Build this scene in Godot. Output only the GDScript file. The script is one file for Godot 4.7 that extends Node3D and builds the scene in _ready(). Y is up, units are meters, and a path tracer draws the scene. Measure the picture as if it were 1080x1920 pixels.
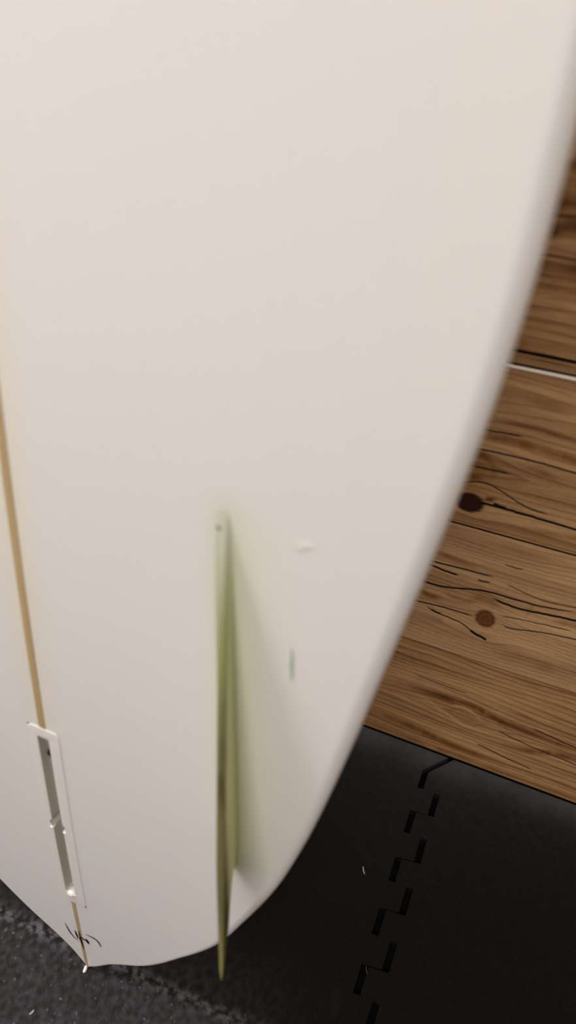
extends Node3D
# Lengths below are in units of the camera's height above the mats; S turns them into metres.
const S := 0.88
const WALL_Z := -0.606
const X0 := -0.3325          # the stringer's place along the wall
const SEAM := -0.0140        # the interlocking mat seam's place along the wall

var used := {}

# ---------------------------------------------------------------- names
func numbered(called: String) -> String:
	var n: int = used.get(called, -1) + 1
	used[called] = n
	return called if n == 0 else "%s_%03d" % [called, n]

func put(mesh: Mesh, called: String, mat: Material, parent: Node) -> MeshInstance3D:
	var o := MeshInstance3D.new()
	o.name = numbered(called)
	o.mesh = mesh
	if mat: o.material_override = mat
	parent.add_child(o, true)
	return o

func tag(o: Node, label: String, category: String, group := "") -> void:
	o.set_meta("label", label)
	o.set_meta("category", category)
	if group != "":
		o.set_meta("group", group)

func struct(o: Node) -> void:
	o.set_meta("kind", "structure")

func base(called: String, at := Vector3.ZERO) -> Node3D:
	var o := Node3D.new()
	o.name = numbered(called)
	o.position = at
	add_child(o, true)
	return o

# ---------------------------------------------------------------- meshes
func array_mesh(v: PackedVector3Array, n: PackedVector3Array, idx: PackedInt32Array, c = null, uv = null, uv2 = null) -> ArrayMesh:
	for k in range(0, idx.size(), 3):
		var a := v[idx[k]]
		var g := (v[idx[k + 2]] - a).cross(v[idx[k + 1]] - a)
		if g.dot(n[idx[k]] + n[idx[k + 1]] + n[idx[k + 2]]) < 0.0:
			var t := idx[k + 1]
			idx[k + 1] = idx[k + 2]
			idx[k + 2] = t
	var arr := []
	arr.resize(Mesh.ARRAY_MAX)
	arr[Mesh.ARRAY_VERTEX] = v
	arr[Mesh.ARRAY_NORMAL] = n
	arr[Mesh.ARRAY_INDEX] = idx
	if c != null: arr[Mesh.ARRAY_COLOR] = c
	if uv != null: arr[Mesh.ARRAY_TEX_UV] = uv
	if uv2 != null: arr[Mesh.ARRAY_TEX_UV2] = uv2
	var m := ArrayMesh.new()
	m.add_surface_from_arrays(Mesh.PRIMITIVE_TRIANGLES, arr)
	return m

# a smooth sheet through rows of points (units); "out" is +1 or -1 and picks the side the normals face
func sheet(rows: Array, out := 1.0, closed := false, colors = null, skip := PackedByteArray()) -> ArrayMesh:
	var h := rows.size()
	var w: int = rows[0].size()
	var v := PackedVector3Array()
	var n := PackedVector3Array()
	var c := PackedColorArray()
	var idx := PackedInt32Array()
	for i in h:
		for j in w:
			var du: Vector3
			var dv: Vector3
			if closed:
				du = rows[i][(j + 1) % w] - rows[i][(j - 1 + w) % w]
			else:
				du = rows[i][mini(j + 1, w - 1)] - rows[i][maxi(j - 1, 0)]
			dv = rows[mini(i + 1, h - 1)][j] - rows[maxi(i - 1, 0)][j]
			var nn := du.cross(dv)
			if nn.length_squared() < 1e-20:
				var ii := 1 if i < h / 2 else h - 2
				var j2 := (j + 1) % w
				nn = (rows[ii][j2] - rows[ii][j]).cross(dv)
			v.append(rows[i][j] * S)
			n.append(nn.normalized() * out if nn.length_squared() > 1e-24 else Vector3.UP)
			if colors != null: c.append(colors[i][j])
	for i in h - 1:
		for j in (w if closed else w - 1):
			var j2 := (j + 1) % w
			if skip.size() and skip[i * w + j]: continue
			var a := i * w + j
			var b := i * w + j2
			var d := (i + 1) * w + j
			var e := (i + 1) * w + j2
			idx.append_array(PackedInt32Array([a, b, e, a, e, d]))
	return array_mesh(v, n, idx, c if colors != null else null)

# a box with chamfered edges, flat shaded (units)
func chamfer_box(lo: Vector3, hi: Vector3, ch: float) -> ArrayMesh:
	var st := SurfaceTool.new()
	st.begin(Mesh.PRIMITIVE_TRIANGLES)
	st.set_smooth_group(-1)
	var c := (lo + hi) * 0.5
	var e := (hi - lo) * 0.5
	var pts := PackedVector3Array()
	for sx in [-1.0, 1.0]:
		for sy in [-1.0, 1.0]:
			for sz in [-1.0, 1.0]:
				for ax in 3:
					var p := Vector3(sx * e.x, sy * e.y, sz * e.z)
					for k in 3:
						if k != ax: p[k] -= signf(p[k]) * ch
					pts.append(c + p)
	hull(st, pts, c)
	st.generate_normals()
	return st.commit()

func hid(x: int, y: int, z: int, ax: int) -> int:
	return ((x * 2 + y) * 2 + z) * 3 + ax

# the faces of a chamfered box: six sides, twelve edges, eight corners
func hull(st: SurfaceTool, p: PackedVector3Array, c: Vector3) -> void:
	var faces := []
	for s in 2:
		faces.append([hid(s, 0, 0, 0), hid(s, 1, 0, 0), hid(s, 1, 1, 0), hid(s, 0, 1, 0)])
		faces.append([hid(0, s, 0, 1), hid(1, s, 0, 1), hid(1, s, 1, 1), hid(0, s, 1, 1)])
		faces.append([hid(0, 0, s, 2), hid(1, 0, s, 2), hid(1, 1, s, 2), hid(0, 1, s, 2)])
		for t in 2:
			faces.append([hid(s, t, 0, 0), hid(s, t, 1, 0), hid(s, t, 1, 1), hid(s, t, 0, 1)])
			faces.append([hid(s, 0, t, 0), hid(s, 1, t, 0), hid(s, 1, t, 2), hid(s, 0, t, 2)])
			faces.append([hid(0, s, t, 1), hid(1, s, t, 1), hid(1, s, t, 2), hid(0, s, t, 2)])
			for r in 2:
				faces.append([hid(s, t, r, 0), hid(s, t, r, 1), hid(s, t, r, 2)])
	for f in faces:
		for k in range(1, f.size() - 1):
			var a := p[f[0]]
			var b := p[f[k]]
			var d := p[f[k + 1]]
			if (d - a).cross(b - a).dot((a + b + d) / 3.0 - c) < 0.0:
				var t2 := b
				b = d
				d = t2
			for q in [a, b, d]: st.add_vertex(q * S)

# ---------------------------------------------------------------- materials
func plain_mat(c: Color, rough: float, spec := 0.5) -> StandardMaterial3D:
	var m := StandardMaterial3D.new()
	m.albedo_color = c
	m.roughness = rough
	m.metallic_specular = spec
	return m

func c8(r: float, g: float, b: float) -> Color:
	return Color(r / 255.0, g / 255.0, b / 255.0)

# grey noise as bytes, made small and stretched so that it runs along the grain
func noise_bytes(sd: int, w: int, h: int, nw: int, nh: int, freq: float, oct := 3) -> PackedByteArray:
	var f := FastNoiseLite.new()
	f.seed = sd
	f.noise_type = FastNoiseLite.TYPE_SIMPLEX_SMOOTH
	f.frequency = freq
	f.fractal_octaves = oct
	var im := f.get_image(nw, nh, false, false, false)
	im.convert(Image.FORMAT_L8)
	im.resize(w, h, Image.INTERPOLATE_CUBIC)
	return im.get_data()

const TW := 1500             # texture: 1 unit along the plank is 1500 texels
const TX0 := -0.42           # the plank coordinate of its left edge
# Wood print of one plank: grain that flows round knots, stain and shadow bands, drying checks. Coordinates are units: x along the plank, v up from the floor.
func wood_image(sd: int, y0: float, y1: float, tone: Color, ring_n: float, contrast: float, knots: Array, bands: Array, cracks: Array) -> Image:
	var w := TW
	var hh := int(round((y1 - y0) * TW))
	var warp := noise_bytes(sd, w, hh, 60, 40, 0.045, 2)
	var fine := noise_bytes(sd + 1, w, hh, 70, hh, 0.42, 3)
	var fibre := noise_bytes(sd + 2, w, hh, 260, hh, 0.8, 2)
	var broad := noise_bytes(sd + 3, w, hh, 24, 60, 0.09, 2)
	# how dark a growth ring is, from its early wood to its late wood
	var lut := PackedFloat32Array()
	for i in 256:
		var t := i / 256.0
		lut.append(pow(t, 3.0) * (1.0 - smoothstep(0.93, 1.0, t)))
	var out := PackedByteArray()
	out.resize(w * hh * 3)
	var nk := knots.size()
	var kx := []
	for k in knots:
		var col := PackedFloat32Array()
		for i in w:
			var dx: float = (TX0 + (i + 0.5) / TW - k.x) / (k.rx * 2.4)
			col.append(exp(-dx * dx))
		kx.append(col)
	var light := Color(tone.r * 1.12, tone.g * 1.13, tone.b * 1.16)
	var dark := Color(tone.r * 0.60, tone.g * 0.53, tone.b * 0.44)
	for j in hh:
		var v := y1 - (j + 0.5) / TW
		var row := j * w
		for i in w:
			var p := row + i
			var q := v + (warp[p] - 128) * 0.00011
			var near := 0.0
			for k in nk:
				var g: float = kx[k][i]
				if g > 0.02:
					var kk: Dictionary = knots[k]
					var dv: float = v - kk.y
					var e := g * exp(-absf(dv) / (kk.ry * 2.2))
					q -= (kk.ry * 0.85 if dv > 0.0 else -kk.ry * 0.85) * e
					near += e
			var ph := q * ring_n + broad[p] * 0.006
			var r: float = lut[int((ph - floorf(ph)) * 255.0)]
			var s := contrast * (r * (0.55 + broad[p] * 0.004) + (fine[p] - 128) * 0.0045) + (fibre[p] - 128) * 0.0016 + (broad[p] - 128) * 0.0034 + near * 0.05
			s = clampf(0.22 + s * 0.62, 0.0, 1.0)
			var o := p * 3
			out[o] = int((light.r + (dark.r - light.r) * s) * 255.0)
			out[o + 1] = int((light.g + (dark.g - light.g) * s) * 255.0)
			out[o + 2] = int((light.b + (dark.b - light.b) * s) * 255.0)
	# knots
	for kk in knots:
		if kk.get("hollow", false): continue
		var i0 := maxi(0, int((kk.x - kk.rx * 2.0 - TX0) * TW))
		var i1 := mini(w, int((kk.x + kk.rx * 2.0 - TX0) * TW))
		var j0 := maxi(0, int((y1 - kk.y - kk.ry * 2.0) * TW))
		var j1 := mini(hh, int((y1 - kk.y + kk.ry * 2.0) * TW))
		for j in range(j0, j1):
			for i in range(i0, i1):
				var dx: float = (TX0 + (i + 0.5) / TW - kk.x) / kk.rx
				var dy: float = (y1 - (j + 0.5) / TW - kk.y) / kk.ry
				var d := sqrt(dx * dx + dy * dy) + (fine[j * w + i] - 128) * 0.0018
				var a: float = (1.0 - smoothstep(0.78, 1.12, d)) * kk.a
				if a <= 0.0: continue
				var rim := 0.72 + 0.28 * sin(d * 15.0) - 0.35 * smoothstep(0.55, 0.9, d)
				mixpx(out, (j * w + i) * 3, Color(kk.c.r * (0.75 + rim * 0.4), kk.c.g * (0.75 + rim * 0.4), kk.c.b * (0.75 + rim * 0.4)), a)
	# bands and checks: polylines with a width, a colour and a strength
	for b in bands: stroke(out, w, hh, y1, b, false, fine)
	for b in cracks: stroke(out, w, hh, y1, b, true, fine)
	return Image.create_from_data(w, hh, false, Image.FORMAT_RGB8, out)

func mixpx(px: PackedByteArray, o: int, c: Color, a: float) -> void:
	px[o] = int(lerpf(px[o], c.r * 255.0, a))
	px[o + 1] = int(lerpf(px[o + 1], c.g * 255.0, a))
	px[o + 2] = int(lerpf(px[o + 2], c.b * 255.0, a))

func stroke(px: PackedByteArray, w: int, hh: int, y1: float, b: Dictionary, hard: bool, fine: PackedByteArray) -> void:
	var pts: Array = b.p
	var curve := Curve2D.new()
	for k in pts.size():
		var t: Vector2 = (pts[mini(k + 1, pts.size() - 1)] - pts[maxi(k - 1, 0)]) / 6.0
		curve.add_point(pts[k], -t, t)
	var line := curve.tessellate(4, 2.0)
	var first := line[0].x
	var last := line[line.size() - 1].x
	for k in line.size() - 1:
		var a := line[k]
		var c := line[k + 1]
		var i0 := maxi(0, int((a.x - TX0) * TW))
		var i1 := mini(w - 1, int((c.x - TX0) * TW))
		for i in range(i0, i1 + (1 if k == line.size() - 2 else 0)):
			var x := TX0 + (i + 0.5) / TW
			var y := lerpf(a.y, c.y, clampf((x - a.x) / maxf(c.x - a.x, 1e-6), 0.0, 1.0))
			var f := (x - first) / maxf(last - first, 1e-6)
			var wd: float = b.w * lerpf(1.0, 0.35, smoothstep(0.45, 1.0, f)) if b.get("taper", false) else b.w
			var fade: float = smoothstep(0.0, 0.06 if hard else 0.35, f) * (1.0 - smoothstep(0.9 if hard else 0.6, 1.0, f)) if not b.get("through", false) else 1.0
			y += (fine[clampi(int((y1 - y) * TW), 0, hh - 1) * w + i] - 128) * 0.000006
			if not hard: fade *= 0.95 + 0.005 * (fine[clampi(int((y1 - y) * TW * 0.37), 0, hh - 1) * w + i] - 128)
			var reach: float = wd * (1.6 if hard else 1.0)
			for j in range(maxi(0, int((y1 - y - reach) * TW)), mini(hh, int((y1 - y + reach) * TW) + 2)):
				var d := absf(y1 - (j + 0.5) / TW - y)
				var al: float = (1.0 - smoothstep(wd * 0.28, wd * 0.28 + 0.0010, d)) if hard else pow(maxf(0.0, 1.0 - d / wd), 0.8)
				if al > 0.0: mixpx(px, (j * w + i) * 3, b.c, al * fade * b.get("a", 1.0))

func wood_mat(im: Image) -> StandardMaterial3D:
	im.generate_mipmaps()
	var t := ImageTexture.create_from_image(im)
	var m := StandardMaterial3D.new()
	m.albedo_texture = t
	m.heightmap_enabled = true
	m.heightmap_texture = t
	m.heightmap_scale = 0.10
	m.roughness = 0.62
	m.metallic_specular = 0.35
	return m

# ---------------------------------------------------------------- the surfboard's shape
const W_Y := [0.003, 0.0104, 0.047, 0.084, 0.13, 0.20, 0.264, 0.339, 0.409, 0.467, 0.55, 0.60, 0.653, 0.70, 0.742, 0.781, 0.82, 0.858, 0.896, 0.95, 1.1, 1.3, 1.5, 1.65, 1.74, 1.775, 1.785]
const W_U := [0.0, 0.0072, 0.0415, 0.0840, 0.1235, 0.1710, 0.1985, 0.2260, 0.2443, 0.2563, 0.2706, 0.2783, 0.2866, 0.2938, 0.2998, 0.3050, 0.3087, 0.3110, 0.3119, 0.312, 0.310, 0.295, 0.250, 0.180, 0.100, 0.04, 0.0]

func table(xs: Array, ys: Array, x: float) -> float:
	if x <= xs[0]: return ys[0]
	for i in xs.size() - 1:
		if x <= xs[i + 1]:
			var h: float = xs[i + 1] - xs[i]
			var m0: float = (ys[i + 1] - ys[maxi(i - 1, 0)]) / (xs[i + 1] - xs[maxi(i - 1, 0)])
			var n: int = mini(i + 2, xs.size() - 1)
			var m1: float = (ys[n] - ys[i]) / (xs[n] - xs[i])
			var t: float = (x - xs[i]) / h
			var t2 := t * t
			var t3 := t2 * t
			return (2 * t3 - 3 * t2 + 1) * ys[i] + (t3 - 2 * t2 + t) * h * m0 + (-2 * t3 + 3 * t2) * ys[i + 1] + (t3 - t2) * h * m1
	return ys[ys.size() - 1]

func rocker(y: float) -> float:
	if y < 0.95: return -0.1622 - 0.13304 * y - 0.0625 * y * y
	var d := y - 0.95
	return -0.1622 - 0.13304 * 0.95 - 0.0625 * 0.9025 - 0.2518 * d + (0.055 * d * d if y < 1.4 else 0.055 * d * d - 0.30 * (y - 1.4) * (y - 1.4))

func face(y: float) -> Vector3:
	var sl := (rocker(y + 0.002) - rocker(y - 0.002)) / 0.004
	return Vector3(0, -sl, 1).normalized()

# a point of the bottom: u across, y up, h proud of it
func on_board(u: float, y: float, h := 0.0) -> Vector3:
	return Vector3(X0 + u, y, rocker(y)) + face(y) * h

func hull_color(u: float, y: float) -> Color:
	var c := Color(0.795, 0.787, 0.772)
	var tint := Color(0.80, 0.735, 0.56)
	var k := exp(-pow((absf(u) - 0.002) / 0.016, 2.0)) * 0.55 * smoothstep(0.2, 0.6, y)
	c = c.lerp(tint, k)
	# warm light painted in towards the rails, then resin tint soaked round the foot of the fins
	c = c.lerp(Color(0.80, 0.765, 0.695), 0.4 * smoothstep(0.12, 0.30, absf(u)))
	if u > 0.0:
		var fu := u - fin_u(y)
		var along := smoothstep(0.725, 0.67, y) * smoothstep(0.335, 0.375, y)
		c = c.lerp(Color(0.52, 0.60, 0.36), 0.75 * exp(-pow((fu - 0.003) / 0.011, 2.0)) * along)
		c = c.lerp(Color(0.74, 0.74, 0.55), 0.55 * exp(-pow((fu - 0.012) / 0.024, 2.0)) * along)
	return c

func fin_u(y: float) -> float:
	return 0.1665 + (0.700 - y) * 0.060

func build_hull(parent: Node) -> void:
	var ys := PackedFloat32Array([0.003, 0.004, 0.006, 0.009, 0.014, 0.020, 0.027])
	var y := 0.034
	while y < 1.0:
		ys.append(y)
		y += 0.006
	for e in [0.154, 0.4303]: ys.append(e)
	y = 1.0
	while y < 1.73:
		ys.append(y)
		y += 0.03
	for e in [1.735, 1.75, 1.762, 1.772, 1.779, 1.783, 1.785]: ys.append(e)
	ys.sort()
	var inner := [0.0035, 0.006, 0.010, 0.017, 0.024, 0.032]
	var rows := []
	var cols := []
	var ncol := 0
	var box_lo := 0
	for yy in ys:
		var w := maxf(table(W_Y, W_U, yy), 0.0003)
		var th := 0.026 + 0.052 * smoothstep(0.0, 0.9, yy) - 0.05 * smoothstep(1.1, 1.78, yy)
		var e := minf(0.008 + 0.003 * smoothstep(0.0, 0.8, yy), w * 0.5)
		var r := minf(0.008 + 0.004 * smoothstep(0.0, 0.8, yy), w * 0.25)
		var flat := w - r
		var half := []       # from the centre of the bottom round the right rail to the centre of the deck: (u, depth)
		half.append(Vector2(0, 0))
		var sc := minf(1.0, flat / 0.045)
		for u in inner: half.append(Vector2(u * sc, 0))
		for k in range(1, 43):
			half.append(Vector2(lerpf(0.032 * sc, flat, k / 42.0), 0))
		for k in range(1, 13):
			var a := PI / 2 * k / 12.0
			half.append(Vector2(flat + r * sin(a), e * (1 - cos(a))))
		var r2 := minf(0.11, w * 0.8)
		for k in range(1, 9):
			var a := PI / 2 * k / 8.0
			half.append(Vector2(w - r2 * (1 - cos(a)), e + (th * 0.80 - e) * sin(a)))
		for k in range(1, 9):
			var t := k / 8.0
			half.append(Vector2((w - r2) * (1 - t), th * (0.80 + 0.20 * sin(t * PI / 2))))
		var row := PackedVector3Array()
		var cr := PackedColorArray()
		var n := half.size()
		# the tail is shaped a touch fuller on the right of the stringer
		var fuller := 0.0052 * smoothstep(0.0, 0.024, yy) * (1.0 - smoothstep(0.07, 0.15, yy)) / w
		for k in n:
			row.append(on_board(half[k].x * (1.0 + fuller), yy, -half[k].y))
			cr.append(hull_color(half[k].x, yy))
		for k in range(n - 2, 0, -1):
			row.append(on_board(-half[k].x * (1.0 - 0.7 * minf(fuller, 0.3)), yy, -half[k].y))
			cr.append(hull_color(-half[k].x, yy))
		rows.append(row)
		cols.append(cr)
		ncol = row.size()
	var hole := PackedByteArray()
	hole.resize(rows.size() * ncol)
	for i in rows.size() - 1:
		var ym := (ys[i] + ys[i + 1]) * 0.5
		if ym > 0.154 and ym < 0.4303:
			for j in ncol:
				if j < 4 or j >= ncol - 4: hole[i * ncol + j] = 1
	var m := StandardMaterial3D.new()
	m.vertex_color_use_as_albedo = true
	m.roughness = 0.38
	m.metallic_specular = 0.42
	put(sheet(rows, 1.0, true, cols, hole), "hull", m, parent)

func build_stringer(parent: Node) -> void:
	var m := StandardMaterial3D.new()
	m.vertex_color_use_as_albedo = true
	m.roughness = 0.35
	for span in [[0.004, 0.1535], [0.431, 1.74]]:
		var rows := []
		var cols := []
		var f := FastNoiseLite.new()
		f.seed = 5
		f.frequency = 9.0
		var y: float = span[0]
		while true:
			var w := 0.0037 if y > 0.2 else lerpf(0.0019, 0.0027, y / 0.15)
			var row := PackedVector3Array()
			var cr := PackedColorArray()
			for q in [[-w - 0.0002, -0.0004], [-w, 0.0003], [-w * 0.4, 0.00035], [w * 0.4, 0.00035], [w, 0.0003], [w + 0.0002, -0.0004]]:
				row.append(on_board(q[0] - 0.0003, y, q[1]))
				var g := 1.0 + 0.14 * f.get_noise_2d(q[0] * 200.0, y)
				cr.append(Color(0.49 * g, 0.365 * g, 0.19 * g))
			rows.append(row)
			cols.append(cr)
			if y >= span[1]: break
			y = minf(y + 0.008, span[1])
		put(sheet(rows, 1.0, false, cols), "stringer", m, parent)

func ring(src: Array, h: float, grow: float) -> PackedVector3Array:
	var o := PackedVector3Array()
	for q in src:
		o.append(on_board(q.x + grow * signf(q.x), q.y, h))
	return o

func build_fin_box(parent: Node) -> void:
	var white := plain_mat(c8(236, 232, 228), 0.33, 0.5)
	var y0 := 0.154
	var y1 := 0.4303
	# matching outer and inner rims, walked up the right side and down the left
	var outer := []
	var inner := []
	var n := 96
	var si0 := 0.1700
	var si1 := 0.4190
	for s in [1.0, -1.0]:
		for k in n + 1:
			var t := float(k) / n if s > 0 else 1.0 - float(k) / n
			var yo := lerpf(y0, y1, t)
			var ro := 0.004
			var wo := 0.017
			if yo < y0 + ro: wo = 0.017 - ro + sqrt(maxf(0.0, ro * ro - pow(y0 + ro - yo, 2)))
			if yo > y1 - ro: wo = 0.017 - ro + sqrt(maxf(0.0, ro * ro - pow(yo - y1 + ro, 2)))
			outer.append(Vector2(s * wo, yo))
			var yi := lerpf(si0, si1, t)
			var wi := 0.0060
			if absf(yi - 0.292) < 0.0045: wi = 0.0088
			inner.append(Vector2(s * wi - 0.0012, yi))
	var frame := put(sheet([ring(outer, -0.0020, 0.0), ring(outer, 0.0002, 0.0), ring(outer, 0.0008, -0.0007), ring(inner, 0.0008, 0.0006), ring(inner, 0.0003, 0.0)], -1.0, true), "fin_box", white, parent)
	frame.set_meta("label", "white plastic centre fin box with an empty slot")
	# the slot below the frame
	var rows := [ring(inner, 0.0003, 0.0), ring(inner, -0.006, 0.0), ring(inner, -0.0160, 0.0)]
	var mid := PackedVector3Array()
	for q in inner: mid.append(on_board(-0.0012, q.y, -0.0160))
	rows.append(mid)
	put(sheet(rows, -1.0, true), "slot", plain_mat(c8(208, 203, 193), 0.5), frame)
	# brass screw plate and its screw
	var st := lathe([Vector2(0, 0.0030), Vector2(0.0030, 0.0028), Vector2(0.0042, 0.0016), Vector2(0.0044, 0), Vector2(0.0044, -0.004)], 20)
	var steel := plain_mat(c8(96, 92, 86), 0.3)
	steel.metallic = 1.0
	var sc := put(st, "screw", steel, frame)
	sc.transform = Transform3D(Basis(Vector3.RIGHT, PI / 2 - 0.18), on_board(-0.0022, 0.388, -0.0090) * S)
	var slit := put(chamfer_box(Vector3(-0.0032, 0.0, -0.0006), Vector3(0.0032, 0.0032, 0.0006), 0.0002), "screw_slot", plain_mat(c8(30, 28, 26), 0.6), frame)
	slit.transform = sc.transform
	# the rounded stop that closes the slot's tail end, and two glossy bumps put in as the glints of the half-way notch
	var plug := put(lathe([Vector2(0, 0.0026), Vector2(0.0025, 0.0022), Vector2(0.0045, 0.0008), Vector2(0.0052, -0.001), Vector2(0.0052, -0.006)], 24), "end_stop", plain_mat(c8(250, 248, 240), 0.12, 0.7), frame)
	plug.transform = Transform3D(Basis(Vector3.RIGHT, PI / 2 - 0.14), on_board(-0.001, 0.1685, 0.0002) * S)
	for s in [-1.0, 1.0]:
		var glint_bump := put(lathe([Vector2(0, 0.0015), Vector2(0.0013, 0.0012), Vector2(0.0022, 0.0002), Vector2(0.0024, -0.003)], 16), "notch_glint", plain_mat(c8(250, 248, 244), 0.12, 0.7), frame)
		glint_bump.transform = Transform3D(Basis(Vector3.RIGHT, PI / 2 - 0.16), on_board(s * 0.0076 - 0.0012, 0.2850, 0.0004) * S)

func lathe(prof: Array, n: int) -> ArrayMesh:
	var rows := []
	for q in prof:
		var row := PackedVector3Array()
		for k in n:
			var a := TAU * k / n
			row.append(Vector3(maxf(q.x, 0.00001) * cos(a), q.y, maxf(q.x, 0.00001) * sin(a)))
		rows.append(row)
	return sheet(rows, 1.0, true)

# one glassed-on keel fin; side is +1 for the fin in view
func build_fin(parent: Node, side: float) -> void:
	var top := 0.080
	var nh := 40
	var nc := 44
	var rows := []
	var cols := []
	var f := FastNoiseLite.new()
	f.seed = 11
	f.frequency = 14.0
	for i in nh + 1:
		var g := float(i) / nh
		var h := top * (g * g * 0.55 + g * 0.45)
		var q := h / top
		var ylead := 0.702 - 0.357 * pow(q, 1.04)
		var ytail := 0.360 + 0.010 * sin(PI * q) - 0.0155 * q
		if ylead < ytail + 0.0006: ylead = ytail + 0.0006
		var chord := ylead - ytail
		var row := PackedVector3Array()
		var cr := PackedColorArray()
		var tip := minf(1.0, pow(maxf(0.0, 1.0 - q) / 0.32, 0.85))
		var fillet := 0.0
		if h < 0.006: fillet = 0.006 - sqrt(maxf(0.0, 0.006 * 0.006 - pow(0.006 - h, 2)))
		for k in nc * 2:
			var a := TAU * k / (nc * 2)
			# a flat-sided panel with rounded leading and trailing edges
			var cx := cos(a)
			var sx := sin(a)
			var along := signf(cx) * pow(absf(cx), 0.75)
			var t := (along + 1.0) * 0.5
			var thick := minf(0.0046 * (0.22 + 0.78 * tip), chord * 0.45)
			var edge := signf(sx) * pow(absf(sx), 0.55) * thick
			edge += signf(sx) * pow(absf(sx), 0.35) * fillet
			var yy := ytail + chord * t + cx * fillet * 0.8
			var lean := 0.372 * h
			row.append(on_board(side * (fin_u(yy) + edge + lean), yy, h - 0.0008))
			var mott := f.get_noise_2d(yy * 3.0, h * 9.0)
			var greenish := Color(0.40, 0.42, 0.19)
			var olive := Color(0.225, 0.205, 0.095)
			var pale := Color(0.40, 0.38, 0.15)
			var rim := smoothstep(0.70, 0.95, cx)
			var c := Color(0.70, 0.72, 0.57).lerp(greenish, rim)
			c = c.lerp(olive, smoothstep(0.62, 0.54, yy) * maxf(rim, smoothstep(0.5, 0.75, q)))
			c = c.lerp(Color(0.12, 0.095, 0.04), 0.75 * smoothstep(0.02, 0.35, mott) * smoothstep(0.60, 0.55, yy) * rim * smoothstep(0.80, 0.60, q))
			c = c.lerp(pale, smoothstep(0.80, 1.0, q))
			c = c.lerp(Color(0.66, 0.69, 0.55), smoothstep(0.007, 0.0005, h) * 0.95)
			c = c.lerp(Color(0.765, 0.775, 0.725), smoothstep(0.61, 0.70, yy))
			cr.append(c)
		rows.append(row)
		cols.append(cr)
	var last: PackedVector3Array = rows[nh]
	var mid := Vector3.ZERO
	for p in last: mid += p / last.size()
	var cap := PackedVector3Array()
	for p in last: cap.append(mid)
	rows.append(cap)
	cols.append(cols[nh])
	var m := StandardMaterial3D.new()
	m.vertex_color_use_as_albedo = true
	m.roughness = 0.34
	m.backlight_enabled = true
	m.backlight = Color(0.95, 0.95, 0.78)
	var fin := put(sheet(rows, side, true, cols), "side_fin", m, parent)
	if side > 0.0: fin.set_meta("label", "olive green glassed-on keel fin seen edge on")

func ribbon(pts: Array, width: Array, lift: float) -> ArrayMesh:
	var curve := Curve2D.new()
	for k in pts.size():
		var t: Vector2 = (pts[mini(k + 1, pts.size() - 1)] - pts[maxi(k - 1, 0)]) / 6.0
		curve.add_point(pts[k], -t, t)
	curve.bake_interval = 0.0008
	var total := curve.get_baked_length()
	var rows := []
	var n := maxi(8, int(total / 0.0012))
	for k in n + 1:
		var d := total * k / n
		var p := curve.sample_baked(d)
		var q := (curve.sample_baked(minf(d + 0.0008, total)) - curve.sample_baked(maxf(d - 0.0008, 0.0))).normalized()
		var side := Vector2(-q.y, q.x) * 1.25 * lerpf(width[0], width[1], float(k) / n) * (0.25 + 0.75 * sin(PI * clampf(float(k) / n, 0.06, 0.94)))
		rows.append(PackedVector3Array([on_board(p.x - side.x, p.y - side.y, lift), on_board(p.x + side.x, p.y + side.y, lift)]))
	return sheet(rows, 1.0)

func build_marks(parent: Node) -> void:
	var ink := plain_mat(c8(66, 66, 64), 0.8, 0.2)
	var black := plain_mat(c8(26, 25, 24), 0.7, 0.2)
	put(ribbon(P([-0.0195, 0.092, -0.0157, 0.0775, -0.0103, 0.0676, -0.0035, 0.0640]), [0.0009, 0.0008], 0.00055), "pencil_mark", ink, parent)
	put(ribbon(P([0.0278, 0.0785, 0.0243, 0.0885, 0.0171, 0.0912, 0.0080, 0.0900]), [0.0013, 0.0007], 0.00055), "pencil_mark", ink, parent)
	put(ribbon(P([-0.0066, 0.0870, -0.0052, 0.0760, -0.0045, 0.0690]), [0.0009, 0.0012], 0.00060), "pencil_mark", black, parent)
	put(ribbon(P([-0.0006, 0.0910, -0.0004, 0.0720, 0.0010, 0.0500]), [0.0009, 0.0011], 0.00070), "pencil_mark", black, parent)
	put(ribbon(P([-0.0030, 0.0700, 0.0005, 0.0760, 0.0050, 0.0745, 0.0082, 0.0760]), [0.0008, 0.0012], 0.00065), "pencil_mark", black, parent)
	put(ribbon(P([0.0072, 0.0790, 0.0090, 0.0745, 0.0098, 0.0690]), [0.0020, 0.0014], 0.00060), "pencil_mark", black, parent)
	put(ribbon(P([0.2203, 0.6150, 0.2212, 0.6020, 0.2227, 0.5880]), [0.0010, 0.0011], 0.0004), "pencil_mark", plain_mat(c8(174, 190, 180), 0.6, 0.3), parent)
	put(ribbon(P([0.1632, 0.6905, 0.1657, 0.6892, 0.1682, 0.6886]), [0.0012, 0.0012], 0.0022), "pencil_mark", plain_mat(c8(112, 130, 112), 0.6, 0.3), parent)
	# the small resin blister on the open bottom
	var rows := []
	for i in 9:
		var a := PI / 2 * i / 8.0
		var row := PackedVector3Array()
		for k in 24:
			var t := TAU * k / 24
			var r := 0.0075 * sin(a) * (1.0 + 0.18 * sin(3.0 * t + 0.6))
			row.append(on_board(0.2185 + r * cos(t) * 1.0 + r * sin(t) * 0.2, 0.6930 + r * sin(t) * 0.62, 0.00045 * cos(a) * (1.0 + 0.3 * cos(t)) - 0.00012))
		rows.append(row)
	put(sheet(rows, -1.0, true), "resin_blister", plain_mat(c8(228, 226, 219), 0.3, 0.4), parent)

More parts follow.
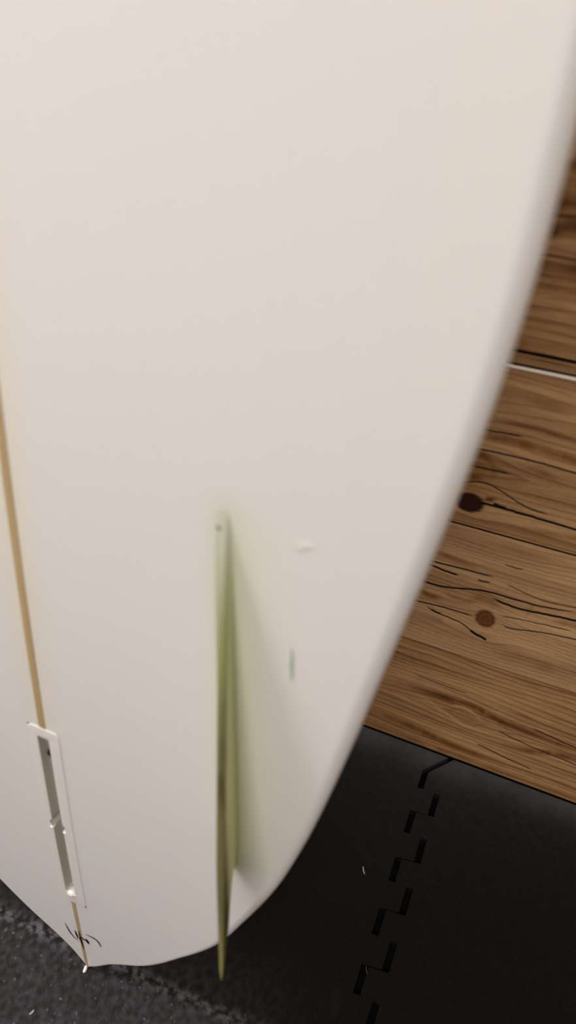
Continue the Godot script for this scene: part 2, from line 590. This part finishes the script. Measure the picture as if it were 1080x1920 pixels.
# ---------------------------------------------------------------- mats
func mat_mesh(poly: PackedVector2Array, y0: float, y1: float, ch: float) -> ArrayMesh:
	var n := poly.size()
	if Geometry2D.is_polygon_clockwise(poly): poly.reverse()
	var ins := PackedVector2Array()
	for k in n:
		var a := (poly[k] - poly[(k - 1 + n) % n]).normalized()
		var b := (poly[(k + 1) % n] - poly[k]).normalized()
		var na := Vector2(-a.y, a.x)
		var nb := Vector2(-b.y, b.x)
		ins.append(poly[k] + (na + nb) * ch / maxf(0.5, 1.0 + na.dot(nb)))
	var v := PackedVector3Array()
	var nn := PackedVector3Array()
	var uv := PackedVector2Array()
	var uv2 := PackedVector2Array()
	var idx := PackedInt32Array()
	var tri := Geometry2D.triangulate_polygon(ins)
	var pts := []
	for p in ins: pts.append([p, y1, Vector3.UP])
	idx.append_array(tri)
	for k in n:
		var k2 := (k + 1) % n
		var d := (poly[k2] - poly[k]).normalized()
		var o := Vector3(d.y, 0, -d.x)
		var s := pts.size()
		pts.append([ins[k], y1, (o + Vector3.UP).normalized()])
		pts.append([ins[k2], y1, (o + Vector3.UP).normalized()])
		pts.append([poly[k2], y1 - ch, (o + Vector3.UP).normalized()])
		pts.append([poly[k], y1 - ch, (o + Vector3.UP).normalized()])
		pts.append([poly[k], y1 - ch, o])
		pts.append([poly[k2], y1 - ch, o])
		pts.append([poly[k2], y0, o])
		pts.append([poly[k], y0, o])
		idx.append_array(PackedInt32Array([s, s + 1, s + 2, s, s + 2, s + 3, s + 4, s + 5, s + 6, s + 4, s + 6, s + 7]))
	for q in pts:
		var p: Vector2 = q[0]
		v.append(Vector3(p.x, q[1], p.y) * S)
		nn.append(q[2])
		uv.append(p / 0.0442)
		uv2.append(Vector2((p.x + 1.40) / 2.6, (p.y + 0.62) / 1.6))
	return array_mesh(v, nn, idx, null, uv, uv2)

func mat_material() -> StandardMaterial3D:
	# fine diagonal ribs of the foam's skin
	var n := 128
	var rib := Image.create(n, n, false, Image.FORMAT_RGB8)
	var rng := RandomNumberGenerator.new()
	rng.seed = 3
	var lvl := []
	for k in 10: lvl.append(rng.randf_range(0.6, 1.0))
	for j in n:
		for i in n:
			var t := (i - j + n) % n / float(n) * 10.0
			var h: float = (0.5 + 0.5 * cos(TAU * t)) * lvl[int(t) % 10]
			var g := 0.72 + 0.28 * h + rng.randf_range(-0.05, 0.05)
			rib.set_pixel(i, j, Color(g, g, g))
	rib.generate_mipmaps()
	var rt := ImageTexture.create_from_image(rib)
	# dust and scuffs, laid out over the mats round the board
	var w := 1560
	var hh := 960
	var a := noise_bytes(41, w, hh, w, hh, 0.018, 4)
	var b := noise_bytes(42, w, hh, w, hh, 0.14, 3)
	var sp := noise_bytes(43, w, hh, w, hh, 0.30, 2)
	var st := noise_bytes(44, w, hh, 512, 120, 0.10, 3)
	var px := PackedByteArray()
	px.resize(w * hh * 4)
	for j in hh:
		var z := -0.62 + 1.6 * (j + 0.5) / hh
		for i in w:
			var x := -1.4 + 2.6 * (i + 0.5) / w
			var p := j * w + i
			var edge := -0.171 - 0.045 * (x + 0.471)
			var d := z - edge
			var na := a[p] / 255.0
			var nb := b[p] / 255.0
			var left := 1.0 - smoothstep(-0.20, -0.02, x)
			# worn, dusty joint and the scuffed mat in front of it
			var k := 0.42 * exp(-pow((d + 0.003 * (na - 0.5)) / 0.007, 2.0)) * smoothstep(0.35, 0.7, nb) * left * (0.4 + na)
			k += 0.075 * smoothstep(-0.006, 0.012, d) * (0.25 + 3.6 * pow(nb, 2.0) * na) * left
			k += 0.12 * smoothstep(-0.10, 0.0, d) * left * nb
			# dust along the foot of the wall
			k += 0.16 * exp(-pow((z + 0.606) / 0.030, 2.0)) * (0.3 + 1.2 * na) + 0.055 * exp(-(z + 0.606) / 0.10) * (0.5 + nb)
			# scuff streaks and specks
			k += 0.10 * smoothstep(0.62, 0.8, st[p] / 255.0) * smoothstep(-0.3, -0.1, z) * smoothstep(0.5, 0.7, na)
			var fl := smoothstep(0.80, 0.88, sp[p] / 255.0)
			k += fl * (0.55 * left * smoothstep(-0.02, 0.01, d) + 0.03)
			var o := p * 4
			px[o] = 128
			px[o + 1] = 127
			px[o + 2] = 133
			px[o + 3] = int(clampf(k, 0.0, 1.0) * 255.0)
	var dust := Image.create_from_data(w, hh, false, Image.FORMAT_RGBA8, px)
	var m := StandardMaterial3D.new()
	m.albedo_color = c8(31, 28, 26)
	m.albedo_texture = rt
	m.heightmap_enabled = true
	m.heightmap_texture = rt
	m.heightmap_scale = 0.03
	m.roughness = 0.72
	m.metallic_specular = 0.16
	m.detail_enabled = true
	m.detail_albedo = ImageTexture.create_from_image(dust)
	m.detail_blend_mode = BaseMaterial3D.BLEND_MODE_MIX
	m.detail_uv_layer = BaseMaterial3D.DETAIL_UV_2
	return m

func seam_line(half: float, toward: float) -> PackedVector2Array:
	# the toothed edge from the wall outwards; half is half the joint's width at the teeth's ends
	var o := PackedVector2Array()
	var xr := -0.0019 + half * toward
	var xl := -0.0262 + half * toward
	var f := 0.00005 * toward
	o.append(Vector2(0.0030 + half * toward, -0.6035))
	o.append(Vector2(xl, -0.5700 + f * 3.0))
	for k in 5:
		var zl := -0.5560 + 0.0692 * k
		var zr := zl + 0.0330
		o.append(Vector2(xl, zl + 0.0150 - f))
		o.append(Vector2(xr, zr - 0.0195 - f))
		o.append(Vector2(xr, zr + 0.0150 + f))
		if k < 4: o.append(Vector2(xl, zl + 0.0692 - 0.0180 + f))
	return o

func mat_front(x: float) -> float:
	return -0.171 - 0.045 * (x + 0.471)

func build_mats() -> void:
	var m := mat_material()
	var sa := seam_line(0.0043, -1.0)
	var sb := seam_line(0.0043, 1.0)
	var pa := PackedVector2Array([Vector2(-1.35, -0.6035)])
	pa.append_array(sa)
	pa.append(Vector2(-0.0045, mat_front(0.0) - 0.0001))
	pa.append(Vector2(-1.35, mat_front(-1.35) - 0.0001))
	var pb := PackedVector2Array([Vector2(1.15, -0.6035)])
	pb.append_array(sb)
	pb.append(Vector2(0.0012, 0.95))
	pb.append(Vector2(1.15, 0.95))
	var pc := PackedVector2Array([Vector2(-1.35, mat_front(-1.35) + 0.0001), Vector2(-0.003, mat_front(0.0) + 0.0001), Vector2(-0.003, 0.95), Vector2(-1.35, 0.95)])
	var spec := [
		[pa, "black foam mat against the plank wall, behind the surfboard, left of the toothed seam"],
		[pb, "black foam mat against the plank wall, right of the toothed seam"],
		[pc, "dusty scuffed black foam mat under the surfboard's tail tip, nearest the viewer"],
	]
	for s in spec:
		var o := put(mat_mesh(s[0], -0.0135, 0.0, 0.0003), "floor_mat", m, self)
		tag(o, s[1], "floor mat", "black foam mats on the floor")

# ---------------------------------------------------------------- wall planks
func plank_mesh(y0: float, y1: float, zf: float, zb: float, ch: float, ty0: float, ty1: float, shift: float, wood: Material, edge: Material) -> ArrayMesh:
	# a long board; the print is laid on its face (and a little onto its edges)
	var xa := -2.1
	var xb := 2.1
	var prof := [Vector2(y0, zb), Vector2(y0, zf - ch), Vector2(y0 + ch, zf), Vector2(y1 - ch, zf), Vector2(y1, zf - ch), Vector2(y1, zb)]
	var v := PackedVector3Array()
	var n := PackedVector3Array()
	var uv := PackedVector2Array()
	var faces := PackedInt32Array()
	var edges := PackedInt32Array()
	for k in prof.size():
		var a: Vector2 = prof[k]
		var b: Vector2 = prof[(k + 1) % prof.size()]
		var d := (b - a).normalized()
		var nr := Vector3(0, -d.y, d.x)
		# the face runs in lengths of one unit, every second one with its print turned round so that the grain runs on
		for part in range(-4, 5):
			var x0 := TX0 - shift + part
			var l := maxf(xa, x0)
			var rr := minf(xb, x0 + 1.0)
			if rr <= l: continue
			var s := v.size()
			for q in [[l, a], [rr, a], [rr, b], [l, b]]:
				v.append(Vector3(q[0], q[1].x, q[1].y) * S)
				n.append(nr)
				var u: float = q[0] - x0
				var yy: float = (q[1].x - y0) / (y1 - y0)
				uv.append(Vector2(clampf(u if part % 2 == 0 else 1.0 - u, 0.001, 0.999), clampf(1.0 - yy, 0.002, 0.998)))
			var quad := PackedInt32Array([s, s + 1, s + 2, s, s + 2, s + 3])
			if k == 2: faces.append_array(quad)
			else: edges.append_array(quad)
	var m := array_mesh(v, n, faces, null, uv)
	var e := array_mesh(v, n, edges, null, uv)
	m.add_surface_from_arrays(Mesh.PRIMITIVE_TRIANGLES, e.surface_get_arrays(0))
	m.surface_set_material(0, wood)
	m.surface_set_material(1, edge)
	return m

func P(a: Array) -> Array:
	var o := []
	for k in range(0, a.size(), 2): o.append(Vector2(a[k], a[k + 1]))
	return o

func build_plank_wall() -> void:
	var wall := put(chamfer_box(Vector3(-2.1, -0.12, WALL_Z - 0.20), Vector3(2.1, 2.78, WALL_Z - 0.030), 0.002), "wall_back", plain_mat(c8(24, 16, 11), 0.9), self)
	struct(wall)
	var deep := c8(30, 17, 11)
	var brown := c8(98, 58, 26)
	var amber := c8(150, 104, 52)
	var mats := []
	# lowest plank: strong cathedral grain with an eye in it
	mats.append(wood_mat(wood_image(100, 0.0, 0.2360, c8(186, 146, 100), 85.0, 0.85,
		[{"x": 0.008, "y": 0.110, "rx": 0.032, "ry": 0.019, "a": 0.35, "c": c8(150, 106, 62)}, {"x": 0.30, "y": 0.15, "rx": 0.02, "ry": 0.012, "a": 0.9, "c": c8(92, 52, 26)}],
		[{"p": P([-0.13, 0.133, -0.08, 0.136, -0.03, 0.138, 0.012, 0.139, 0.05, 0.128, 0.10, 0.124, 0.20, 0.118]), "w": 0.009, "c": brown, "a": 0.95},
		{"p": P([-0.10, 0.118, -0.057, 0.121, -0.03, 0.108, 0.008, 0.090, 0.04, 0.094, 0.075, 0.118]), "w": 0.0055, "c": c8(206, 166, 122), "a": 0.72},
		{"p": P([-0.028, 0.113, -0.01, 0.127, 0.012, 0.126, 0.041, 0.107]), "w": 0.0045, "c": c8(214, 174, 132), "a": 0.87},
		{"p": P([-0.024, 0.110, -0.004, 0.092, 0.018, 0.089, 0.041, 0.105]), "w": 0.0045, "c": c8(206, 166, 122), "a": 0.72},
		{"p": P([0.04, 0.075, 0.09, 0.082, 0.14, 0.100, 0.22, 0.105]), "w": 0.010, "c": brown, "a": 0.65},
		{"p": P([-0.14, 0.045, -0.06, 0.040, 0.0, 0.030, 0.10, 0.026]), "w": 0.011, "c": c8(112, 74, 30), "a": 0.87},
		{"p": P([-0.14, 0.060, -0.08, 0.062, -0.01, 0.056]), "w": 0.008, "c": c8(186, 142, 84), "a": 0.72},
		{"p": P([-0.15, 0.008, 0.2, 0.008]), "w": 0.010, "c": c8(104, 66, 32), "a": 0.6, "through": true}],  # shadow line painted along the foot of the wall
		[{"p": P([0.030, 0.056, 0.055, 0.052, 0.075, 0.047, 0.112, 0.042]), "w": 0.0019, "c": deep, "a": 0.95},
		{"p": P([0.05, 0.105, 0.10, 0.095, 0.18, 0.088]), "w": 0.0014, "c": deep, "a": 0.87},
		{"p": P([0.09, 0.137, 0.14, 0.128, 0.2, 0.122]), "w": 0.0025, "c": c8(74, 38, 20), "a": 0.95},
		{"p": P([-0.07, 0.165, 0.0, 0.162]), "w": 0.0012, "c": deep, "a": 0.58}])))
	# second plank: long drying checks and a round knot
	mats.append(wood_mat(wood_image(200, 0.2372, 0.4538, c8(194, 156, 112), 120.0, 0.50,
		[{"x": -0.0045, "y": 0.318, "rx": 0.0120, "ry": 0.0155, "a": 0.92, "c": c8(108, 66, 30)}, {"x": -0.26, "y": 0.36, "rx": 0.02, "ry": 0.016, "a": 0.9, "c": c8(86, 48, 24)}],
		[{"p": P([-0.03, 0.347, -0.010, 0.352, 0.008, 0.345, 0.014, 0.330]), "w": 0.011, "c": c8(122, 80, 34), "a": 0.65},
		{"p": P([-0.095, 0.338, -0.075, 0.329, -0.055, 0.332]), "w": 0.007, "c": c8(118, 74, 26), "a": 0.75},
		{"p": P([-0.06, 0.340, -0.035, 0.338, -0.015, 0.341]), "w": 0.005, "c": c8(120, 78, 34), "a": 0.6},
		{"p": P([-0.085, 0.405, -0.05, 0.399, -0.02, 0.397]), "w": 0.006, "c": c8(128, 84, 38), "a": 0.6},
		{"p": P([0.036, 0.345, 0.040, 0.356, 0.044, 0.366]), "w": 0.012, "c": c8(136, 92, 48), "a": 0.4},
		{"p": P([0.06, 0.347, 0.085, 0.352, 0.13, 0.356]), "w": 0.008, "c": c8(120, 72, 34), "a": 0.5},
		{"p": P([0.00, 0.262, 0.06, 0.268, 0.12, 0.262]), "w": 0.012, "c": c8(130, 92, 54), "a": 0.4}],
		[{"p": P([-0.13, 0.352, -0.088, 0.350, -0.059, 0.351, -0.018, 0.363, 0.013, 0.365, 0.048, 0.366, 0.09, 0.374]), "w": 0.0028, "c": deep, "taper": true},
		{"p": P([-0.004, 0.357, 0.006, 0.354, 0.028, 0.352, 0.051, 0.355, 0.089, 0.360, 0.16, 0.364]), "w": 0.0036, "c": deep},
		{"p": P([-0.12, 0.383, -0.083, 0.386, -0.046, 0.389, -0.006, 0.390]), "w": 0.0018, "c": deep, "a": 0.9},
		{"p": P([-0.11, 0.386, -0.082, 0.381, -0.059, 0.377, -0.044, 0.377]), "w": 0.0026, "c": deep},
		{"p": P([-0.12, 0.309, -0.091, 0.312, -0.054, 0.316, -0.017, 0.316]), "w": 0.0017, "c": deep, "a": 0.85},
		{"p": P([-0.075, 0.308, -0.062, 0.303, -0.031, 0.298, -0.014, 0.287, -0.008, 0.285]), "w": 0.0016, "c": deep, "a": 0.8},
		{"p": P([-0.018, 0.290, -0.010, 0.286, 0.004, 0.282]), "w": 0.0050, "c": c8(16, 10, 8)},
		{"p": P([-0.068, 0.306, -0.062, 0.303, -0.056, 0.303]), "w": 0.0036, "c": deep, "a": 0.7},
		{"p": P([0.015, 0.321, 0.025, 0.315, 0.066, 0.326, 0.12, 0.333]), "w": 0.0016, "c": deep, "a": 0.75},
		{"p": P([0.012, 0.332, 0.04, 0.336, 0.09, 0.342]), "w": 0.0013, "c": deep, "a": 0.55},
		{"p": P([-0.024, 0.379, -0.018, 0.378, -0.010, 0.380]), "w": 0.0030, "c": deep, "a": 0.6},
		{"p": P([0.0, 0.414, 0.012, 0.413, 0.020, 0.414]), "w": 0.0016, "c": c8(70, 44, 24), "a": 0.7},
		{"p": P([0.006, 0.385, 0.05, 0.376, 0.09, 0.381, 0.14, 0.386]), "w": 0.0015, "c": c8(80, 48, 26), "a": 0.7}])))
	# third plank: a black knot, brown rings beside it
	mats.append(wood_mat(wood_image(300, 0.4564, 0.6535, c8(188, 149, 104), 95.0, 0.60,
		[{"x": -0.0515, "y": 0.488, "rx": 0.0150, "ry": 0.0135, "a": 1.0, "c": c8(56, 27, 15)}, {"x": -0.050, "y": 0.535, "rx": 0.020, "ry": 0.016, "a": 0.35, "c": c8(140, 94, 40)}, {"x": 0.33, "y": 0.55, "rx": 0.018, "ry": 0.014, "a": 0.9, "c": c8(88, 50, 26)}],
		[{"p": P([-0.12, 0.568, -0.055, 0.575, -0.019, 0.576, 0.015, 0.573, 0.06, 0.569, 0.16, 0.566]), "w": 0.0075, "c": c8(112, 70, 30), "a": 0.8},
		{"p": P([-0.075, 0.549, -0.050, 0.552, -0.036, 0.545, -0.032, 0.537]), "w": 0.0065, "c": c8(98, 60, 24), "a": 0.75},
		{"p": P([-0.072, 0.524, -0.055, 0.522, -0.040, 0.525]), "w": 0.0065, "c": c8(112, 70, 26), "a": 0.7},
		{"p": P([-0.014, 0.548, 0.002, 0.549, 0.018, 0.546, 0.03, 0.541]), "w": 0.006, "c": c8(118, 82, 46), "a": 0.6},
		{"p": P([-0.040, 0.497, -0.030, 0.500, -0.022, 0.502]), "w": 0.0045, "c": c8(76, 40, 18), "a": 0.85},
		{"p": P([-0.08, 0.510, -0.05, 0.508, -0.03, 0.512]), "w": 0.006, "c": c8(140, 96, 44), "a": 0.5},
		{"p": P([-0.02, 0.467, 0.01, 0.472, 0.06, 0.478, 0.12, 0.480]), "w": 0.006, "c": c8(124, 84, 42), "a": 0.5},
		{"p": P([-0.06, 0.597, 0.0, 0.596, 0.05, 0.590]), "w": 0.004, "c": c8(112, 72, 36), "a": 0.7},
		{"p": P([-0.03, 0.628, 0.0, 0.624, 0.03, 0.622]), "w": 0.008, "c": c8(122, 84, 44), "a": 0.5}],
		[{"p": P([-0.09, 0.580, -0.057, 0.582, -0.015, 0.584]), "w": 0.0015, "c": deep, "a": 0.85},
		{"p": P([-0.10, 0.557, -0.061, 0.558, -0.027, 0.559, 0.007, 0.559, 0.039, 0.557, 0.13, 0.553]), "w": 0.0016, "c": deep, "a": 0.8},
		{"p": P([-0.10, 0.535, -0.062, 0.536, -0.018, 0.537]), "w": 0.0017, "c": deep, "a": 0.9},
		{"p": P([-0.09, 0.509, -0.065, 0.512, -0.037, 0.518, 0.002, 0.502, 0.03, 0.499]), "w": 0.0014, "c": deep, "a": 0.7},
		{"p": P([-0.046, 0.491, -0.039, 0.492, -0.022, 0.492, 0.011, 0.491, 0.035, 0.490, 0.12, 0.487]), "w": 0.0034, "c": c8(20, 12, 8), "taper": true},
		{"p": P([-0.028, 0.494, -0.022, 0.493, -0.014, 0.492]), "w": 0.0050, "c": c8(24, 14, 9)}])))
	# fourth plank: a large dark figure high up on it
	mats.append(wood_mat(wood_image(400, 0.6705, 0.8890, c8(180, 140, 95), 80.0, 0.75,
		[{"x": 0.00, "y": 0.800, "rx": 0.045, "ry": 0.028, "a": 0.25, "c": c8(120, 80, 44)}, {"x": -0.3, "y": 0.76, "rx": 0.018, "ry": 0.014, "a": 0.9, "c": c8(88, 50, 26)}],
		[{"p": P([-0.07, 0.766, -0.035, 0.776, -0.015, 0.782, 0.03, 0.772]), "w": 0.009, "c": c8(84, 52, 24), "a": 0.8},
		{"p": P([-0.07, 0.790, -0.035, 0.797, -0.005, 0.806]), "w": 0.007, "c": c8(96, 58, 26), "a": 0.7},
		{"p": P([-0.06, 0.760, -0.025, 0.764, 0.01, 0.770]), "w": 0.005, "c": c8(168, 132, 94), "a": 0.5},
		{"p": P([-0.07, 0.812, -0.03, 0.826, 0.01, 0.830]), "w": 0.008, "c": c8(100, 64, 26), "a": 0.7},
		{"p": P([-0.07, 0.745, -0.02, 0.748, 0.03, 0.752]), "w": 0.009, "c": c8(100, 62, 30), "a": 0.65},
		{"p": P([-0.06, 0.728, 0.0, 0.731, 0.05, 0.728]), "w": 0.004, "c": c8(112, 72, 36), "a": 0.5},
		{"p": P([-0.09, 0.676, 0.0, 0.678, 0.08, 0.676]), "w": 0.008, "c": c8(116, 78, 40), "a": 0.5}],
		[{"p": P([-0.07, 0.754, -0.03, 0.757, 0.02, 0.755]), "w": 0.0018, "c": c8(70, 36, 18), "a": 0.7},
		{"p": P([-0.06, 0.782, -0.02, 0.790, 0.02, 0.791]), "w": 0.0016, "c": deep, "a": 0.5}])))
	var gap_shade := plain_mat(c8(40, 24, 16), 0.9, 0.2)  # plank edges coloured dark to paint the shade in the joints
	var rows := [[0.0012, 0.2360, 0, 0.0], [0.2372, 0.4538, 1, 0.0], [0.4564, 0.6535, 2, 0.0], [0.6715, 0.8890, 3, 0.0]]
	var y := 0.891
	var rng := RandomNumberGenerator.new()
	rng.seed = 8
	for k in 9:
		rows.append([y, minf(y + 0.2155, 2.72), [2, 0, 3, 1][k % 4], rng.randf_range(0.2, 0.8)])
		y += 0.2175
		if y > 2.70: break
	var spans := [[0.0, 0.2360], [0.2372, 0.4538], [0.4564, 0.6535], [0.6705, 0.8890]]
	var k := 0
	for r in rows:
		var off: float = [0.0, 0.0009, 0.0021, 0.0004, 0.0014, 0.0][k % 6]
		var sp: Array = spans[r[2]]
		put(plank_mesh(r[0], r[1], WALL_Z + off, WALL_Z - 0.024, 0.0004, sp[0], sp[1], r[3], mats[r[2]], gap_shade), "plank", null, wall)
		k += 1
	# the recessed lip of the fourth plank, and the pale upper edge that the third one shows below it
	put(plank_mesh(0.6560, 0.6675, WALL_Z - 0.0026, WALL_Z - 0.022, 0.0006, 0.4564, 0.6535, 0.31, mats[0], gap_shade), "plank_lip", null, wall)
	var pale := plain_mat(c8(226, 214, 200), 0.7)
	var st := sheet(edge_rows(), 1.0, true)
	put(st, "pale_edge", pale, wall)

func edge_rows() -> Array:
	# a pale sliver along the joint, thicker to the right
	var rows := []
	var f := FastNoiseLite.new()
	f.seed = 21
	f.frequency = 12.0
	for k in 121:
		var x := -0.6 + 1.2 * k / 120.0
		var t := 0.00125 + 0.0006 * smoothstep(-0.06, 0.06, x) + 0.0005 * f.get_noise_1d(x)
		var row := PackedVector3Array()
		for q in 10:
			var a := TAU * q / 10
			row.append(Vector3(x, 0.6541 + t * sin(a), WALL_Z + 0.0004 + 0.0022 * cos(a)))
		rows.append(row)
	return rows

# ---------------------------------------------------------------- room and lamps
func slab(called: String, lo: Vector3, hi: Vector3, mat: Material) -> void:
	struct(put(chamfer_box(lo, hi, 0.002), called, mat, self))

func ceiling_light(at: Vector3, size: Vector2, energy: float, tone: Color, label: String) -> void:
	var o := base("ceiling_light", at * S)
	tag(o, label, "ceiling light", "")
	var e := size * 0.5
	var metal := plain_mat(c8(225, 225, 222), 0.5)
	for q in [[Vector3(-e.x - 0.02, -0.03, -e.y - 0.02), Vector3(e.x + 0.02, 0.0, -e.y)], [Vector3(-e.x - 0.02, -0.03, e.y), Vector3(e.x + 0.02, 0.0, e.y + 0.02)], [Vector3(-e.x - 0.02, -0.03, -e.y), Vector3(-e.x, 0.0, e.y)], [Vector3(e.x, -0.03, -e.y), Vector3(e.x + 0.02, 0.0, e.y)]]:
		put(chamfer_box(q[0], q[1], 0.002), "frame", metal, o)
	var glow := plain_mat(Color.WHITE, 0.6)
	glow.emission_enabled = true
	glow.emission = tone
	glow.emission_energy_multiplier = 1.2
	put(chamfer_box(Vector3(-e.x, -0.022, -e.y), Vector3(e.x, -0.004, e.y), 0.002), "diffuser", glow, o)
	var l := AreaLight3D.new()
	l.name = numbered("panel_glow")
	l.area_size = size * S
	l.light_color = tone
	l.light_energy = energy
	l.area_range = 12.0
	l.area_attenuation = 2.0
	l.shadow_enabled = true
	l.rotation.x = -PI / 2
	l.position = Vector3(0, -0.026 * S, 0)
	o.add_child(l)

func fibre(called: String, at: Vector2, turn: float, long: float, thick: float, col: Color, label: String, cat: String) -> void:
	var rows := []
	for i in 13:
		var t := i / 12.0
		var r := thick * sqrt(maxf(0.0, 1.0 - pow(2.0 * t - 1.0, 4.0))) + 0.00002
		var row := PackedVector3Array()
		for k in 8:
			var a := TAU * k / 8
			row.append(Vector3((t - 0.5) * long, thick + r * sin(a) + 0.0002, r * cos(a) + 0.12 * long * sin(t * 2.4)))
		rows.append(row)
	var o := put(sheet(rows, 1.0, true), called, plain_mat(col, 0.5), self)
	o.position = Vector3(at.x, 0.0, at.y) * S
	o.rotation.y = turn
	tag(o, label, cat)

func _ready() -> void:
	# camera
	var cam := Camera3D.new()
	cam.name = "camera"
	add_child(cam)
	var att := CameraAttributesPhysical.new()
	att.frustum_focal_length = 24.99
	att.exposure_aperture = 3.4
	att.frustum_focus_distance = 0.80
	att.frustum_near = 0.02
	att.frustum_far = 50.0
	cam.attributes = att
	cam.fov = 70.0
	cam.near = 0.02
	cam.position = Vector3(0, 1.0, 0) * S
	cam.rotation_order = EULER_ORDER_YXZ
	cam.rotation = Vector3(-atan(1252.0 / 1371.0), deg_to_rad(23.3), 0)
	cam.current = true
	# environment: a closed room, next to no light from outside
	var we := WorldEnvironment.new()
	we.name = "environment"
	var env := Environment.new()
	env.background_mode = Environment.BG_COLOR
	env.background_color = Color(0.02, 0.02, 0.02)
	env.tonemap_mode = Environment.TONE_MAPPER_LINEAR
	env.tonemap_exposure = 0.605
	env.sdfgi_enabled = true
	env.ssao_enabled = true
	env.ssil_enabled = true
	we.environment = env
	add_child(we)
	# lamps: a panel near the plank wall up to the left, and two over the middle of the room
	ceiling_light(Vector3(-1.65, 2.715, -0.16), Vector2(0.60, 0.60), 6.5, c8(252, 248, 248), "square ceiling light panel near the plank wall, up to the left of the surfboard")
	ceiling_light(Vector3(0.05, 2.715, 1.40), Vector2(1.20, 0.60), 6.2, c8(252, 248, 248), "long ceiling light panel over the middle of the room")
	# the room
	var paint := plain_mat(c8(214, 208, 200), 0.85)
	slab("floor", Vector3(-2.1, -0.12, WALL_Z - 0.03), Vector3(2.1, -0.0137, 3.2), plain_mat(c8(9, 9, 9), 0.95, 0.2))
	slab("ceiling", Vector3(-2.2, 2.72, WALL_Z - 0.2), Vector3(2.2, 2.84, 3.3), plain_mat(c8(232, 230, 226), 0.9))
	slab("wall_left", Vector3(-2.2, -0.12, WALL_Z - 0.2), Vector3(-2.08, 2.73, 3.3), paint)
	slab("wall_right", Vector3(2.08, -0.12, WALL_Z - 0.2), Vector3(2.2, 2.73, 3.3), paint)
	slab("wall_front", Vector3(-2.2, -0.12, 3.16), Vector3(2.2, 2.73, 3.3), paint)
	build_plank_wall()
	build_mats()
	# the surfboard, standing on its tail against the planks
	var board := base("surfboard")
	tag(board, "white surfboard standing tail down on black mats, leaning on the plank wall", "surfboard")
	build_hull(board)
	build_stringer(board)
	build_fin_box(board)
	build_fin(board, 1.0)
	build_marks(board)
	# crumbs and fibres lying on the mats
	fibre("lint_fibre", Vector2(-0.0632, -0.4013), -0.95, 0.0105, 0.0007, c8(190, 186, 178), "short pale fibre lying on the black mat left of the toothed seam", "lint")
	fibre("lint_fibre", Vector2(-0.0225, -0.2930), -1.0, 0.0090, 0.0004, c8(84, 82, 78), "dull grey fibre at the near end of the toothed seam", "lint")
	fibre("foam_crumb", Vector2(-0.3345, -0.1590), 1.9, 0.0085, 0.0022, c8(236, 234, 232), "tiny white crumb touching the tip of the surfboard's tail", "crumb")
	fibre("foam_crumb", Vector2(-0.3655, -0.0983), 1.3, 0.0070, 0.0014, c8(150, 150, 152), "tiny grey crumb on the dusty mat at the photo's lower left corner", "crumb")
